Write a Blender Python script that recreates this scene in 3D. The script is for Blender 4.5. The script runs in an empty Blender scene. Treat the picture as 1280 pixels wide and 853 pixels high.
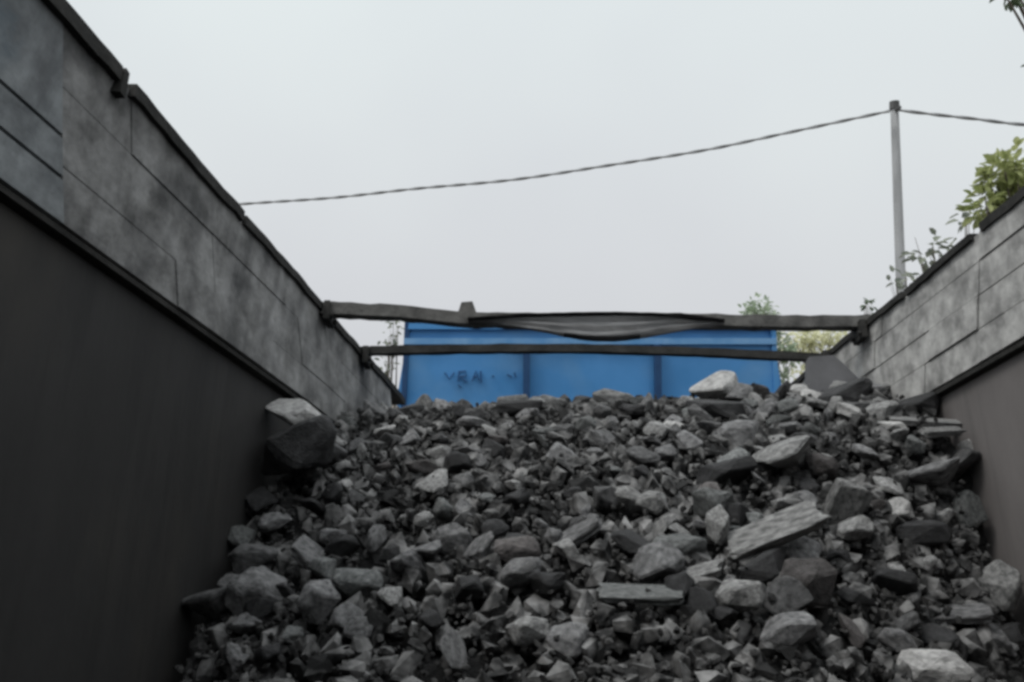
import bpy, bmesh, math, random
import numpy as np
from mathutils import Vector, Matrix, Euler, noise

random.seed(7)
rad = math.radians
scene = bpy.context.scene
COL = scene.collection

# ------------------------------------------------------------------ camera, sky, sun, exposure
F = 1100.0 / 1280.0                       # focal length in image widths
PITCH = rad(3.2)
EYE = Vector((0, 0, 3.1))
TILT = rad(-17.85)                        # the tipped bed runs down away from the camera
cam_d = bpy.data.cameras.new('camera')
cam_d.sensor_width = 36.0
cam_d.lens = 36.0 * F
cam_d.clip_start = 0.05
cam_d.clip_end = 3000
cam = bpy.data.objects.new('camera', cam_d)
COL.objects.link(cam)
cam.location = EYE
cam.rotation_euler = (rad(90) + PITCH, 0, 0)
scene.camera = cam

SUN_EL, SUN_AZ = rad(58), rad(-112)        # azimuth from +Y towards +X
world = bpy.data.worlds.new('World')
scene.world = world
world.use_nodes = True
nt = world.node_tree
for n in list(nt.nodes):
    nt.nodes.remove(n)
w_out = nt.nodes.new('ShaderNodeOutputWorld')
w_bg = nt.nodes.new('ShaderNodeBackground')
w_bg.inputs['Strength'].default_value = 0.1
w_sky = nt.nodes.new('ShaderNodeTexSky')
w_sky.sky_type = 'NISHITA'
w_sky.sun_disc = False
w_sky.sun_elevation = SUN_EL
w_sky.sun_rotation = SUN_AZ
w_sky.dust_density = 6.0
w_hs = nt.nodes.new('ShaderNodeHueSaturation')
w_hs.inputs['Saturation'].default_value = 0.35
nt.links.new(w_sky.outputs[0], w_hs.inputs['Color'])
# a closed cloud layer over the clear sky
w_tc = nt.nodes.new('ShaderNodeTexCoord')
w_no = nt.nodes.new('ShaderNodeTexNoise')
w_no.inputs['Scale'].default_value = 2.2
w_no.inputs['Detail'].default_value = 3
nt.links.new(w_tc.outputs['Generated'], w_no.inputs['Vector'])
w_cr = nt.nodes.new('ShaderNodeValToRGB')
w_cr.color_ramp.elements[0].position = 0.3
w_cr.color_ramp.elements[0].color = (0.665, 0.69, 0.715, 1)
w_cr.color_ramp.elements[1].position = 0.7
w_cr.color_ramp.elements[1].color = (0.72, 0.755, 0.765, 1)
nt.links.new(w_no.outputs['Fac'], w_cr.inputs['Fac'])
w_sep = nt.nodes.new('ShaderNodeSeparateXYZ')
nt.links.new(w_tc.outputs['Generated'], w_sep.inputs[0])
w_map = nt.nodes.new('ShaderNodeValToRGB')   # an overcast sky is about three times brighter overhead than at the horizon
e = w_map.color_ramp.elements
e[0].position, e[0].color = 0.0, (0.303, 0.299, 0.303, 1)
e[1].position, e[1].color = 1.0, (0.88, 0.88, 0.88, 1)
for p_, c_ in ((0.12, (0.318, 0.315, 0.319)), (0.42, (0.352, 0.362, 0.361)), (0.62, (0.58, 0.58, 0.58))):
    e.new(p_).color = (*c_, 1)
nt.links.new(w_sep.outputs['Z'], w_map.inputs['Fac'])
w_mul = nt.nodes.new('ShaderNodeMix')
w_mul.data_type = 'RGBA'
w_mul.blend_type = 'MULTIPLY'
w_mul.inputs['Factor'].default_value = 1.0
nt.links.new(w_cr.outputs['Color'], w_mul.inputs[6])
nt.links.new(w_map.outputs[0], w_mul.inputs[7])
w_gain = nt.nodes.new('ShaderNodeVectorMath')
w_gain.operation = 'SCALE'
w_gain.inputs['Scale'].default_value = 31.5
nt.links.new(w_mul.outputs[2], w_gain.inputs[0])
w_mix = nt.nodes.new('ShaderNodeMix')
w_mix.data_type = 'RGBA'
w_mix.inputs['Factor'].default_value = 0.96
nt.links.new(w_hs.outputs[0], w_mix.inputs[6])
nt.links.new(w_gain.outputs[0], w_mix.inputs[7])
nt.links.new(w_mix.outputs[2], w_bg.inputs['Color'])
nt.links.new(w_bg.outputs[0], w_out.inputs['Surface'])

sun_d = bpy.data.lights.new('sun', 'SUN')
sun_d.energy = 1.4
sun_d.angle = rad(18)
sun_d.color = (1.0, 0.97, 0.93)
sun = bpy.data.objects.new('sun', sun_d)
COL.objects.link(sun)
sdir = Vector((math.sin(SUN_AZ) * math.cos(SUN_EL), math.cos(SUN_AZ) * math.cos(SUN_EL), math.sin(SUN_EL)))
sun.rotation_euler = sdir.to_track_quat('Z', 'Y').to_euler()
sun.location = (0, 0, 30)

scene.view_settings.view_transform = 'Standard'
scene.view_settings.look = 'None'
scene.view_settings.exposure = 0.0
scene.view_settings.gamma = 1.0
scene.view_settings.use_curve_mapping = False
scene.cycles.filter_width = 3.2           # the photograph is a soft phone picture

# ------------------------------------------------------------------ helpers
BED = Matrix.Translation(EYE) @ Matrix.Rotation(TILT, 4, 'X')


def ray_world(u, v):
    d = Vector(((u - 640) / 1100.0, 1.0, -(v - 426.5) / 1100.0))
    return Matrix.Rotation(PITCH, 3, 'X') @ d


def at(u, v, depth):
    """World point seen at photo pixel (u, v), depth metres ahead."""
    r = ray_world(u, v)
    return EYE + r * (depth / r.y)


def at_bed(u, v, y):
    """Point in the bed's own axes seen at photo pixel (u, v), y metres along the bed."""
    r = Matrix.Rotation(-TILT, 3, 'X') @ ray_world(u, v)
    return r * (y / r.y)


def project(p):
    q = Matrix.Rotation(-PITCH, 3, 'X') @ (Vector(p) - EYE)
    return 640 + 1100 * q.x / q.y, 426.5 - 1100 * q.z / q.y


def tag(o, label=None, cat=None, group=None, kind=None):
    if label:
        o['label'] = label
    if cat:
        o['category'] = cat
    if group:
        o['group'] = group
    if kind:
        o['kind'] = kind
    return o


def empty(name, loc=(0, 0, 0), rot=None):
    o = bpy.data.objects.new(name, None)
    COL.objects.link(o)
    o.location = loc
    if rot:
        o.rotation_euler = rot
    o.empty_display_size = 0.2
    return o


def link(name, me, m=None, parent=None):
    o = bpy.data.objects.new(name, me)
    COL.objects.link(o)
    if m:
        me.materials.append(m)
    if parent:
        o.parent = parent
    return o


def to_obj(name, bm, m=None, parent=None, smooth=False, bevel=0.0):
    if bevel:
        es = [e for e in bm.edges if len(e.link_faces) == 2 and e.calc_face_angle(0) > 0.5]
        bmesh.ops.bevel(bm, geom=es, offset=bevel, segments=2, affect='EDGES', profile=0.6)
    bmesh.ops.recalc_face_normals(bm, faces=bm.faces[:])
    me = bpy.data.meshes.new(name)
    bm.to_mesh(me)
    bm.free()
    if smooth:
        for p in me.polygons:
            p.use_smooth = True
    return link(name, me, m, parent)


def add_hexa(bm, pts):
    """Eight corners: bottom loop of four, then top loop of four."""
    vs = [bm.verts.new(p) for p in pts]
    for f in ((3, 2, 1, 0), (4, 5, 6, 7), (0, 1, 5, 4), (1, 2, 6, 5), (2, 3, 7, 6), (3, 0, 4, 7)):
        bm.faces.new([vs[i] for i in f])
    return vs


def add_box(bm, x0, x1, y0, y1, z0, z1):
    return add_hexa(bm, [(x0, y0, z0), (x1, y0, z0), (x1, y1, z0), (x0, y1, z0),
                         (x0, y0, z1), (x1, y0, z1), (x1, y1, z1), (x0, y1, z1)])


def add_tube(bm, pts, r, n=8, wobble=0.0, phase=0.0):
    pts = [Vector(p) for p in pts]
    rs = r if isinstance(r, (list, tuple)) else [r] * len(pts)
    rings = []
    for i, p in enumerate(pts):
        d = (pts[min(i + 1, len(pts) - 1)] - pts[max(i - 1, 0)]).normalized()
        a = d.cross(Vector((0, 0, 1)))
        if a.length < 1e-3:
            a = d.cross(Vector((0, 1, 0)))
        a.normalize()
        b = a.cross(d).normalized()
        ring = []
        for k in range(n):
            t = 2 * math.pi * k / n + phase
            rr = rs[i] * (1 + wobble * (random.random() - 0.5))
            ring.append(bm.verts.new(p + a * math.cos(t) * rr + b * math.sin(t) * rr))
        rings.append(ring)
    for i in range(len(rings) - 1):
        for k in range(n):
            bm.faces.new((rings[i][k], rings[i][(k + 1) % n], rings[i + 1][(k + 1) % n], rings[i + 1][k]))
    bm.faces.new(rings[0][::-1])
    bm.faces.new(rings[-1])


def add_prism(bm, outline, vec):
    vec = Vector(vec)
    a = [bm.verts.new(Vector(p)) for p in outline]
    b = [bm.verts.new(Vector(p) + vec) for p in outline]
    n = len(a)
    bm.faces.new(a[::-1])
    bm.faces.new(b)
    for i in range(n):
        bm.faces.new((a[i], a[(i + 1) % n], b[(i + 1) % n], b[i]))


def lerp(a, b, t):
    return a + (b - a) * t


# ------------------------------------------------------------------ materials
def mat(name, c1, c2, scale=6.0, detail=6.0, rough=0.8, bump=0.2, bump_scale=40.0, spec=0.3,
        stretch=(1, 1, 1), lo=0.35, hi=0.65, third=None, third_scale=2.0, third_lo=0.55, third_hi=0.7,
        random_gain=0.0, metallic=0.0, bump_dist=0.01, streak=None):
    m = bpy.data.materials.new(name)
    m.use_nodes = True
    t = m.node_tree
    bs = t.nodes['Principled BSDF']
    bs.inputs['Roughness'].default_value = rough
    bs.inputs['Specular IOR Level'].default_value = spec
    bs.inputs['Metallic'].default_value = metallic
    tc = t.nodes.new('ShaderNodeTexCoord')
    mp = t.nodes.new('ShaderNodeMapping')
    mp.inputs['Scale'].default_value = stretch
    t.links.new(tc.outputs['Object'], mp.inputs['Vector'])
    src = mp.outputs['Vector']
    if random_gain:
        oi = t.nodes.new('ShaderNodeObjectInfo')
        sc_ = t.nodes.new('ShaderNodeMath')
        sc_.operation = 'MULTIPLY'
        sc_.inputs[1].default_value = 37.0
        t.links.new(oi.outputs['Random'], sc_.inputs[0])
        ad = t.nodes.new('ShaderNodeVectorMath')
        ad.operation = 'ADD'
        t.links.new(src, ad.inputs[0])
        t.links.new(sc_.outputs[0], ad.inputs[1])
        src = ad.outputs[0]
    no = t.nodes.new('ShaderNodeTexNoise')
    no.inputs['Scale'].default_value = scale
    no.inputs['Detail'].default_value = detail
    no.inputs['Roughness'].default_value = 0.62
    t.links.new(src, no.inputs['Vector'])
    cr = t.nodes.new('ShaderNodeValToRGB')
    cr.color_ramp.elements[0].position = lo
    cr.color_ramp.elements[0].color = (*c1, 1)
    cr.color_ramp.elements[1].position = hi
    cr.color_ramp.elements[1].color = (*c2, 1)
    t.links.new(no.outputs['Fac'], cr.inputs['Fac'])
    col = cr.outputs['Color']
    if third:
        n2 = t.nodes.new('ShaderNodeTexNoise')
        n2.inputs['Scale'].default_value = third_scale
        n2.inputs['Detail'].default_value = 5
        t.links.new(src, n2.inputs['Vector'])
        r2 = t.nodes.new('ShaderNodeValToRGB')
        r2.color_ramp.elements[0].position = third_lo
        r2.color_ramp.elements[0].color = (0, 0, 0, 1)
        r2.color_ramp.elements[1].position = third_hi
        r2.color_ramp.elements[1].color = (1, 1, 1, 1)
        t.links.new(n2.outputs['Fac'], r2.inputs['Fac'])
        mx = t.nodes.new('ShaderNodeMix')
        mx.data_type = 'RGBA'
        t.links.new(r2.outputs['Color'], mx.inputs['Factor'])
        t.links.new(col, mx.inputs[6])
        mx.inputs[7].default_value = (*third, 1)
        col = mx.outputs[2]
    if streak:                                   # rain and rub marks running down (colour, scale, amount)
        ms = t.nodes.new('ShaderNodeMapping')
        ms.inputs['Scale'].default_value = (1, 1, 0.07)
        t.links.new(tc.outputs['Object'], ms.inputs['Vector'])
        ns = t.nodes.new('ShaderNodeTexNoise')
        ns.inputs['Scale'].default_value = streak[1]
        ns.inputs['Detail'].default_value = 6
        ns.inputs['Roughness'].default_value = 0.7
        t.links.new(ms.outputs[0], ns.inputs['Vector'])
        rs = t.nodes.new('ShaderNodeMapRange')
        rs.inputs['From Min'].default_value = 0.5
        rs.inputs['From Max'].default_value = 0.75
        rs.inputs['To Max'].default_value = streak[2]
        t.links.new(ns.outputs['Fac'], rs.inputs['Value'])
        mk = t.nodes.new('ShaderNodeMix')
        mk.data_type = 'RGBA'
        t.links.new(rs.outputs[0], mk.inputs['Factor'])
        t.links.new(col, mk.inputs[6])
        mk.inputs[7].default_value = (*streak[0], 1)
        col = mk.outputs[2]
    if random_gain:
        mr = t.nodes.new('ShaderNodeMapRange')
        mr.inputs['To Min'].default_value = 1 - random_gain
        mr.inputs['To Max'].default_value = 1 + random_gain
        t.links.new(oi.outputs['Random'], mr.inputs['Value'])
        vm = t.nodes.new('ShaderNodeVectorMath')
        vm.operation = 'SCALE'
        t.links.new(col, vm.inputs[0])
        t.links.new(mr.outputs[0], vm.inputs['Scale'])
        col = vm.outputs[0]
    t.links.new(col, bs.inputs['Base Color'])
    if bump:
        nb = t.nodes.new('ShaderNodeTexNoise')
        nb.inputs['Scale'].default_value = bump_scale
        nb.inputs['Detail'].default_value = 6
        t.links.new(src, nb.inputs['Vector'])
        bp = t.nodes.new('ShaderNodeBump')
        bp.inputs['Strength'].default_value = bump
        bp.inputs['Distance'].default_value = bump_dist
        t.links.new(nb.outputs['Fac'], bp.inputs['Height'])
        t.links.new(bp.outputs['Normal'], bs.inputs['Normal'])
    return m


M = {}
M['board'] = mat('dusty_board', (0.11, 0.11, 0.108), (0.30, 0.30, 0.297), scale=9, detail=10, rough=0.85, bump=0.5,
                 bump_scale=14, third=(0.055, 0.056, 0.058), third_scale=5.5, third_lo=0.48, third_hi=0.74, bump_dist=0.02,
                 streak=((0.33, 0.33, 0.33), 10, 0.55))
M['board_blue'] = mat('dusty_blue_board', (0.15, 0.162, 0.170), (0.31, 0.33, 0.34), scale=8, detail=9, rough=0.8, bump=0.3,
                      bump_scale=30, third=(0.10, 0.14, 0.17), third_scale=5.0, streak=((0.10, 0.10, 0.105), 12, 0.6))
M['board_right'] = mat('lit_side_dusty_board', (0.20, 0.198, 0.193), (0.48, 0.475, 0.46), scale=11, detail=9, rough=0.85,
                       bump=0.35, bump_scale=30, third=(0.15, 0.15, 0.145), third_scale=6.0, streak=((0.16, 0.16, 0.155), 11, 0.6))  # paler than the left boards: stronger light on this side is in the colour
M['steel_black'] = mat('black_steel', (0.023, 0.0225, 0.022), (0.035, 0.034, 0.0335), scale=2.0, detail=8, rough=0.75,
                       bump=0.12, bump_scale=60, stretch=(1, 1, 0.4), third=(0.043, 0.040, 0.036), third_scale=2.6, spec=0.25, streak=((0.018, 0.018, 0.018), 9, 0.8))
M['steel_brown'] = mat('worn_brown_steel', (0.125, 0.116, 0.113), (0.165, 0.153, 0.149), scale=2.5, detail=8, rough=0.7,
                       bump=0.12, bump_scale=60, stretch=(1, 1, 0.4), third=(0.185, 0.168, 0.16), third_scale=2.6, spec=0.3, streak=((0.09, 0.085, 0.083), 9, 0.7))
M['rail'] = mat('dark_rail_steel', (0.016, 0.016, 0.015), (0.035, 0.034, 0.032), scale=9, rough=0.85, bump=0.4, bump_scale=50, spec=0.2)
M['bar'] = mat('grey_pipe_steel', (0.035, 0.034, 0.032), (0.10, 0.097, 0.092), scale=16, rough=0.75, bump=0.3, bump_scale=60, spec=0.3)
M['plate'] = mat('grey_plate_steel', (0.10, 0.10, 0.105), (0.14, 0.14, 0.147), scale=6, rough=0.7, bump=0.15)
M['coal'] = mat('dusty_coal', (0.024, 0.024, 0.025), (0.20, 0.20, 0.201), scale=6, detail=8, rough=0.78, bump=0.55,
                bump_scale=35, spec=0.35, random_gain=0.5, lo=0.3, hi=0.72, bump_dist=0.015)
M['coal_black'] = mat('black_coal_and_shade', (0.008, 0.008, 0.0085), (0.03, 0.03, 0.031), scale=8, detail=8, rough=0.6, bump=0.5, bump_scale=35,
                      spec=0.3, random_gain=0.3, bump_dist=0.015)  # black of some lumps, also stands in for shade in hollows
M['coal_green'] = mat('greenish_grey_coal', (0.035, 0.037, 0.037), (0.19, 0.197, 0.194), scale=9, detail=8, rough=0.78, bump=0.5,
                      bump_scale=35, spec=0.35, random_gain=0.35, lo=0.3, hi=0.72, bump_dist=0.015)
M['coal_brown'] = mat('brownish_coal', (0.034, 0.031, 0.0305), (0.13, 0.121, 0.119), scale=9, detail=8, rough=0.8, bump=0.5,
                      bump_scale=35, spec=0.3, random_gain=0.35, lo=0.3, hi=0.72, bump_dist=0.015)
M['stone'] = mat('pale_stone', (0.24, 0.238, 0.234), (0.48, 0.475, 0.465), scale=8, detail=8, rough=0.85, bump=0.5,
                 bump_scale=30, spec=0.25, random_gain=0.2, bump_dist=0.015)
M['stone_mid'] = mat('mid_grey_stone', (0.09, 0.09, 0.089), (0.29, 0.29, 0.285), scale=8, detail=8, rough=0.85, bump=0.5,
                     bump_scale=30, spec=0.25, random_gain=0.2, bump_dist=0.015)
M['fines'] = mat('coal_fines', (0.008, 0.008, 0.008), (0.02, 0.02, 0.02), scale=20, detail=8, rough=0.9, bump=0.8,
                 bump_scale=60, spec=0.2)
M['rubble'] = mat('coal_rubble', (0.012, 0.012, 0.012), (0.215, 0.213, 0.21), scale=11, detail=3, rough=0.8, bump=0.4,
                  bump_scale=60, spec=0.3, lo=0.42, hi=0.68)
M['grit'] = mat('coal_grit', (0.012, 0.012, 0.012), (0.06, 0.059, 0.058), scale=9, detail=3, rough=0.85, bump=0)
M['blue'] = mat('blue_paint', (0.055, 0.225, 0.50), (0.075, 0.265, 0.57), scale=3, detail=6, rough=0.5, bump=0.08, bump_scale=15,
                third=(0.12, 0.28, 0.50), third_scale=2.2, third_lo=0.5, third_hi=0.75, spec=0.4)
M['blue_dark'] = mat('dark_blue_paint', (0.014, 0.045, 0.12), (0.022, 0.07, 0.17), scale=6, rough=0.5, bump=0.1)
M['blue_pale'] = mat('blue_reflection_paint', (0.10, 0.27, 0.52), (0.18, 0.35, 0.58), scale=6, rough=0.6, bump=0.1)  # pale tone painted for light reflected along the tailgate
M['mark'] = mat('dark_lettering_paint', (0.018, 0.075, 0.19), (0.028, 0.10, 0.25), scale=20, rough=0.6, bump=0)
M['tarp'] = mat('grey_tarp', (0.13, 0.13, 0.132), (0.22, 0.22, 0.223), scale=5, rough=0.9, bump=0.3, bump_scale=25, stretch=(0.6, 1, 3))
M['tarp_dark'] = mat('dark_tarp_edge', (0.02, 0.02, 0.022), (0.035, 0.035, 0.037), scale=5, rough=0.9, bump=0.3, bump_scale=25)
M['concrete'] = mat('pole_concrete', (0.27, 0.275, 0.28), (0.37, 0.375, 0.38), scale=5, rough=0.9, bump=0.2, stretch=(1, 1, 0.2))
M['wire'] = mat('wire_sheath', (0.20, 0.205, 0.21), (0.28, 0.285, 0.29), scale=8, rough=0.6, bump=0)  # lightened grey, distance haze put into the colour
M['iron'] = mat('pole_iron', (0.05, 0.05, 0.05), (0.09, 0.09, 0.09), scale=8, rough=0.6, bump=0.1)
M['rubber'] = mat('tyre_rubber', (0.015, 0.015, 0.015), (0.03, 0.03, 0.03), scale=10, rough=0.9, bump=0.2)
M['glass'] = mat('cab_glass', (0.02, 0.025, 0.03), (0.03, 0.035, 0.04), scale=2, rough=0.08, bump=0, spec=0.6)
M['dirt'] = mat('dusty_ground', (0.10, 0.088, 0.075), (0.19, 0.17, 0.145), scale=0.6, detail=10, rough=0.95, bump=0.5, bump_scale=6,
                third=(0.06, 0.056, 0.052), third_scale=0.25)
M['bark'] = mat('bark', (0.06, 0.05, 0.04), (0.12, 0.10, 0.08), scale=9, rough=0.9, bump=0.6, stretch=(1, 1, 0.25))


def leaf_mat(name, c1, c2, trans=0.35):
    m = mat(name, c1, c2, scale=5, detail=4, rough=0.6, bump=0, lo=0.3, hi=0.7)
    t = m.node_tree
    bs = t.nodes['Principled BSDF']
    tr = t.nodes.new('ShaderNodeBsdfTranslucent')
    src = bs.inputs['Base Color'].links[0].from_socket
    t.links.new(src, tr.inputs['Color'])
    mx = t.nodes.new('ShaderNodeMixShader')
    mx.inputs[0].default_value = trans
    t.links.new(bs.outputs[0], mx.inputs[1])
    t.links.new(tr.outputs[0], mx.inputs[2])
    t.links.new(mx.outputs[0], t.nodes['Material Output'].inputs['Surface'])
    return m


M['leaf_bright'] = leaf_mat('yellow_green_leaf', (0.20, 0.24, 0.07), (0.48, 0.50, 0.26), 0.45)
M['leaf_dusty'] = leaf_mat('dusty_leaf', (0.17, 0.19, 0.145), (0.29, 0.31, 0.25), 0.3)
M['leaf_far'] = leaf_mat('hazed_tree_leaf', (0.26, 0.33, 0.22), (0.42, 0.48, 0.36), 0.4)  # paled green, distance haze put into the colour
M['leaf_hazed'] = leaf_mat('hazed_pale_leaf', (0.55, 0.56, 0.36), (0.78, 0.77, 0.58), 0.45)  # pale yellow carries the haze as leaf colour
M['leaf_dark'] = leaf_mat('tree_leaf', (0.06, 0.085, 0.045), (0.12, 0.16, 0.09), 0.3)

# ------------------------------------------------------------------ ground
bm = bmesh.new()
bmesh.ops.create_grid(bm, x_segments=60, y_segments=60, size=900)
for v in bm.verts:
    d = math.hypot(v.co.x, v.co.y)
    v.co.z = 0.15 * noise.noise(Vector((v.co.x * 0.02, v.co.y * 0.02, 0))) if d > 60 else 0.0
tag(to_obj('ground', bm, M['dirt'], smooth=True), kind='structure')

# ------------------------------------------------------------------ the open truck bed the coal lies in
bed = empty('truck_bed', EYE, (TILT, 0, 0))
tag(bed, 'tipped open truck bed with black left side, brown right side and grey raised side boards', 'truck bed')
HM, HT, FLOOR = 1.0, 1.45, -0.40
Y0, Y1 = -0.55, 4.62


def l_mid(y):
    return -1.106 + 0.195 * (y - 1.652) if y < 3.4 else -0.765 + 0.135 * (y - 3.4)


def l_top(y):
    return -1.033 + 0.145 * (y - 1.6)


def r_mid(y):
    return 1.614 - 0.081 * (y - 2.587)


def r_top(y):
    return 1.622 - 0.081 * (y - 2.444)


def wall_piece(bm, fmid, ftop, side, ya, yb, za, zb, t0, t1, n=1, slant=0.0):
    """A slab of a side: inner face between the mid line and the top line, from t0 to t1 outwards."""
    for i in range(n):
        a, b = lerp(ya, yb, i / n), lerp(ya, yb, (i + 1) / n)
        pts = []
        for z in (za, zb):
            k = (z - HM) / (HT - HM)
            for y, t in ((a, t0), (b, t0), (b, t1), (a, t1)):
                y += slant * (0.5 - k)
                x = lerp(fmid(y), ftop(y), k) + side * t
                pts.append((x, y, z))
        add_hexa(bm, pts)


def flat(f):
    return lambda y: f(y)


for side, fm, ft, low in ((-1, l_mid, l_top, M['steel_black']), (1, r_mid, r_top, M['steel_brown'])):  # left panel is the darker of the two
    # lower steel panel, set 3 cm back from the boards above
    bm = bmesh.new()
    ys = [Y0, 0.8, 1.9, 2.7, 3.4, Y1]
    for a, b in zip(ys[:-1], ys[1:]):
        add_hexa(bm, [(fm(a) + side * 0.03, a, FLOOR), (fm(b) + side * 0.03, b, FLOOR), (fm(b) + side * 0.075, b, FLOOR), (fm(a) + side * 0.075, a, FLOOR),
                      (fm(a) + side * 0.03, a, HM - 0.018), (fm(b) + side * 0.03, b, HM - 0.018), (fm(b) + side * 0.075, b, HM - 0.018), (fm(a) + side * 0.075, a, HM - 0.018)])
    bmesh.ops.remove_doubles(bm, verts=bm.verts[:], dist=1e-5)
    side_wall = to_obj('side_wall', bm, low, bed)
    side_wall['label'] = 'black steel side' if side < 0 else 'brown grey worn steel side'
    # dark strip put in for the shadow line under the boards
    bm = bmesh.new()
    for i in range(10):
        a, b = lerp(Y0, Y1, i / 10), lerp(Y0, Y1, (i + 1) / 10)
        j = 0.004 * random.uniform(-1, 1)
        add_hexa(bm, [(fm(a) + side * 0.004, a, HM - 0.011), (fm(b) + side * 0.004, b, HM - 0.011 + j * 0), (fm(b) + side * 0.09, b, HM - 0.011), (fm(a) + side * 0.09, a, HM - 0.011),
                      (fm(a) + side * 0.004, a, HM + 0.004), (fm(b) + side * 0.004, b, HM + 0.004), (fm(b) + side * 0.09, b, HM + 0.004), (fm(a) + side * 0.09, a, HM + 0.004)])
    bmesh.ops.remove_doubles(bm, verts=bm.verts[:], dist=1e-5)
    to_obj('joint_shade_strip', bm, M['rail'], bed)
    # outer stiffening ribs
    for y in (0.1, 1.1, 2.1, 3.1, 4.1):
        bm = bmesh.new()
        add_hexa(bm, [(fm(y) + side * 0.078, y - 0.05, FLOOR), (fm(y) + side * 0.078, y + 0.05, FLOOR), (fm(y) + side * 0.15, y + 0.05, FLOOR), (fm(y) + side * 0.15, y - 0.05, FLOOR),
                      (fm(y) + side * 0.078, y - 0.05, HM - 0.02), (fm(y) + side * 0.078, y + 0.05, HM - 0.02), (fm(y) + side * 0.15, y + 0.05, HM - 0.02), (fm(y) + side * 0.15, y - 0.05, HM - 0.02)])
        to_obj('stiffening_rib', bm, low, bed)


def board_run(name, fm, ft, side, ya, yb, seams, m, warp=0.004, gap=0.0024, block=0.0, jr=random.Random(5)):
    slant = 0.25 if side < 0 else 0.17
    """One length of the raised side: boards with open seams over a thin backing."""
    bm = bmesh.new()
    zs = [HM + 0.012] + seams + [HT - 0.018]
    for a, b in zip(zs[:-1], zs[1:]):
        za = a + (gap if a != zs[0] else 0)
        zb = b - (gap if b != zs[-1] else 0)
        e_ = 0.0003 if side < 0 else 0.0025
        # each course is made of shorter blocks with staggered butt joints
        cuts = [ya]
        if block:
            y_ = ya + block * jr.uniform(0.3, 1.0)
            while y_ < yb - block * 0.3:
                cuts.append(y_)
                y_ += block * jr.uniform(0.75, 1.25)
        cuts.append(yb)
        for c0, c1 in zip(cuts[:-1], cuts[1:]):
            wall_piece(bm, fm, ft, side, c0 + (e_ if c0 == ya else 0.0009), c1 - (e_ if c1 == yb else 0.0009), za, zb, jr.uniform(-warp, warp), 0.032, n=3, slant=slant)
    bmesh.ops.remove_doubles(bm, verts=bm.verts[:], dist=1e-5)
    o = to_obj(name, bm, m, bed, bevel=0.0)
    bm = bmesh.new()
    wall_piece(bm, fm, ft, side, ya + 0.01, yb - 0.01, HM + 0.02, HT - 0.03, 0.033, 0.045, slant=slant)
    to_obj('board_backing', bm, M['rail'], o)
    return o


board_run('raised_board', l_mid, l_top, -1, Y0, 1.735, [1.105, 1.19], M['board_blue'], warp=0.0, gap=0.0045)
board_run('raised_board', l_mid, l_top, -1, 1.735, 2.02, [1.13, 1.29], M['board'], warp=0.002, gap=0.0012, block=0.0)
board_run('raised_board', l_mid, l_top, -1, 2.02, Y1 - 0.15, [1.13, 1.29], M['board'], warp=0.0025, gap=0.0012, block=0.65)
board_run('raised_board', r_mid, r_top, 1, Y0, 2.76, [1.12, 1.23, 1.34], M['board_right'], block=0.45)
board_run('raised_board', r_mid, r_top, 1, 2.76, Y1 - 0.1, [1.12, 1.23, 1.34], M['board_right'], block=0.45)


def rail_run(ft, side, ya, yb, h, lift=0.0, n=6, inner=0.012):
    n = max(n, int((yb - ya) / 0.05))
    bm = bmesh.new()
    loops = []
    for i in range(n + 1):
        y = lerp(ya, yb, i / n)
        x = ft(y)
        z1 = HT + lift + 0.004 * math.sin(y * 5.1 + side) + 0.007 * noise.noise(Vector((y * 9, side, 0)))
        z0 = z1 - h + 0.005 * noise.noise(Vector((y * 13, side, 4)))
        loops.append([bm.verts.new(p) for p in ((x - side * inner, y, z0), (x + side * 0.06, y, z0), (x + side * 0.06, y, z1), (x - side * inner, y, z1))])
    for a, b in zip(loops[:-1], loops[1:]):
        for k in range(4):
            bm.faces.new((a[k], a[(k + 1) % 4], b[(k + 1) % 4], b[k]))
    bm.faces.new(loops[0][::-1])
    bm.faces.new(loops[-1])
    return to_obj('top_rail', bm, M['rail'], bed, bevel=0.005)


rail_run(l_top, -1, Y0, 1.835, 0.042)
rail_run(l_top, -1, 1.90, 2.56, 0.036, -0.004)
rail_run(l_top, -1, 2.575, Y1, 0.032, -0.010, n=10)
rail_run(r_top, 1, Y0, 2.66, 0.032)
rail_run(r_top, 1, 2.72, 3.18, 0.026, -0.004)
rail_run(r_top, 1, 3.20, Y1, 0.026, -0.002)
# bracket where the left rail is broken
bm = bmesh.new()
x = l_top(1.855)
add_hexa(bm, [(x + 0.012, 1.838, HT - 0.07), (x + 0.012, 1.868, HT - 0.07), (x - 0.05, 1.868, HT - 0.07), (x - 0.05, 1.838, HT - 0.07),
              (x + 0.014, 1.842, HT + 0.004), (x + 0.014, 1.864, HT + 0.004), (x - 0.05, 1.864, HT + 0.004), (x - 0.05, 1.842, HT + 0.004)])
to_obj('rail_bracket', bm, M['rail'], bed, bevel=0.004)

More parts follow.
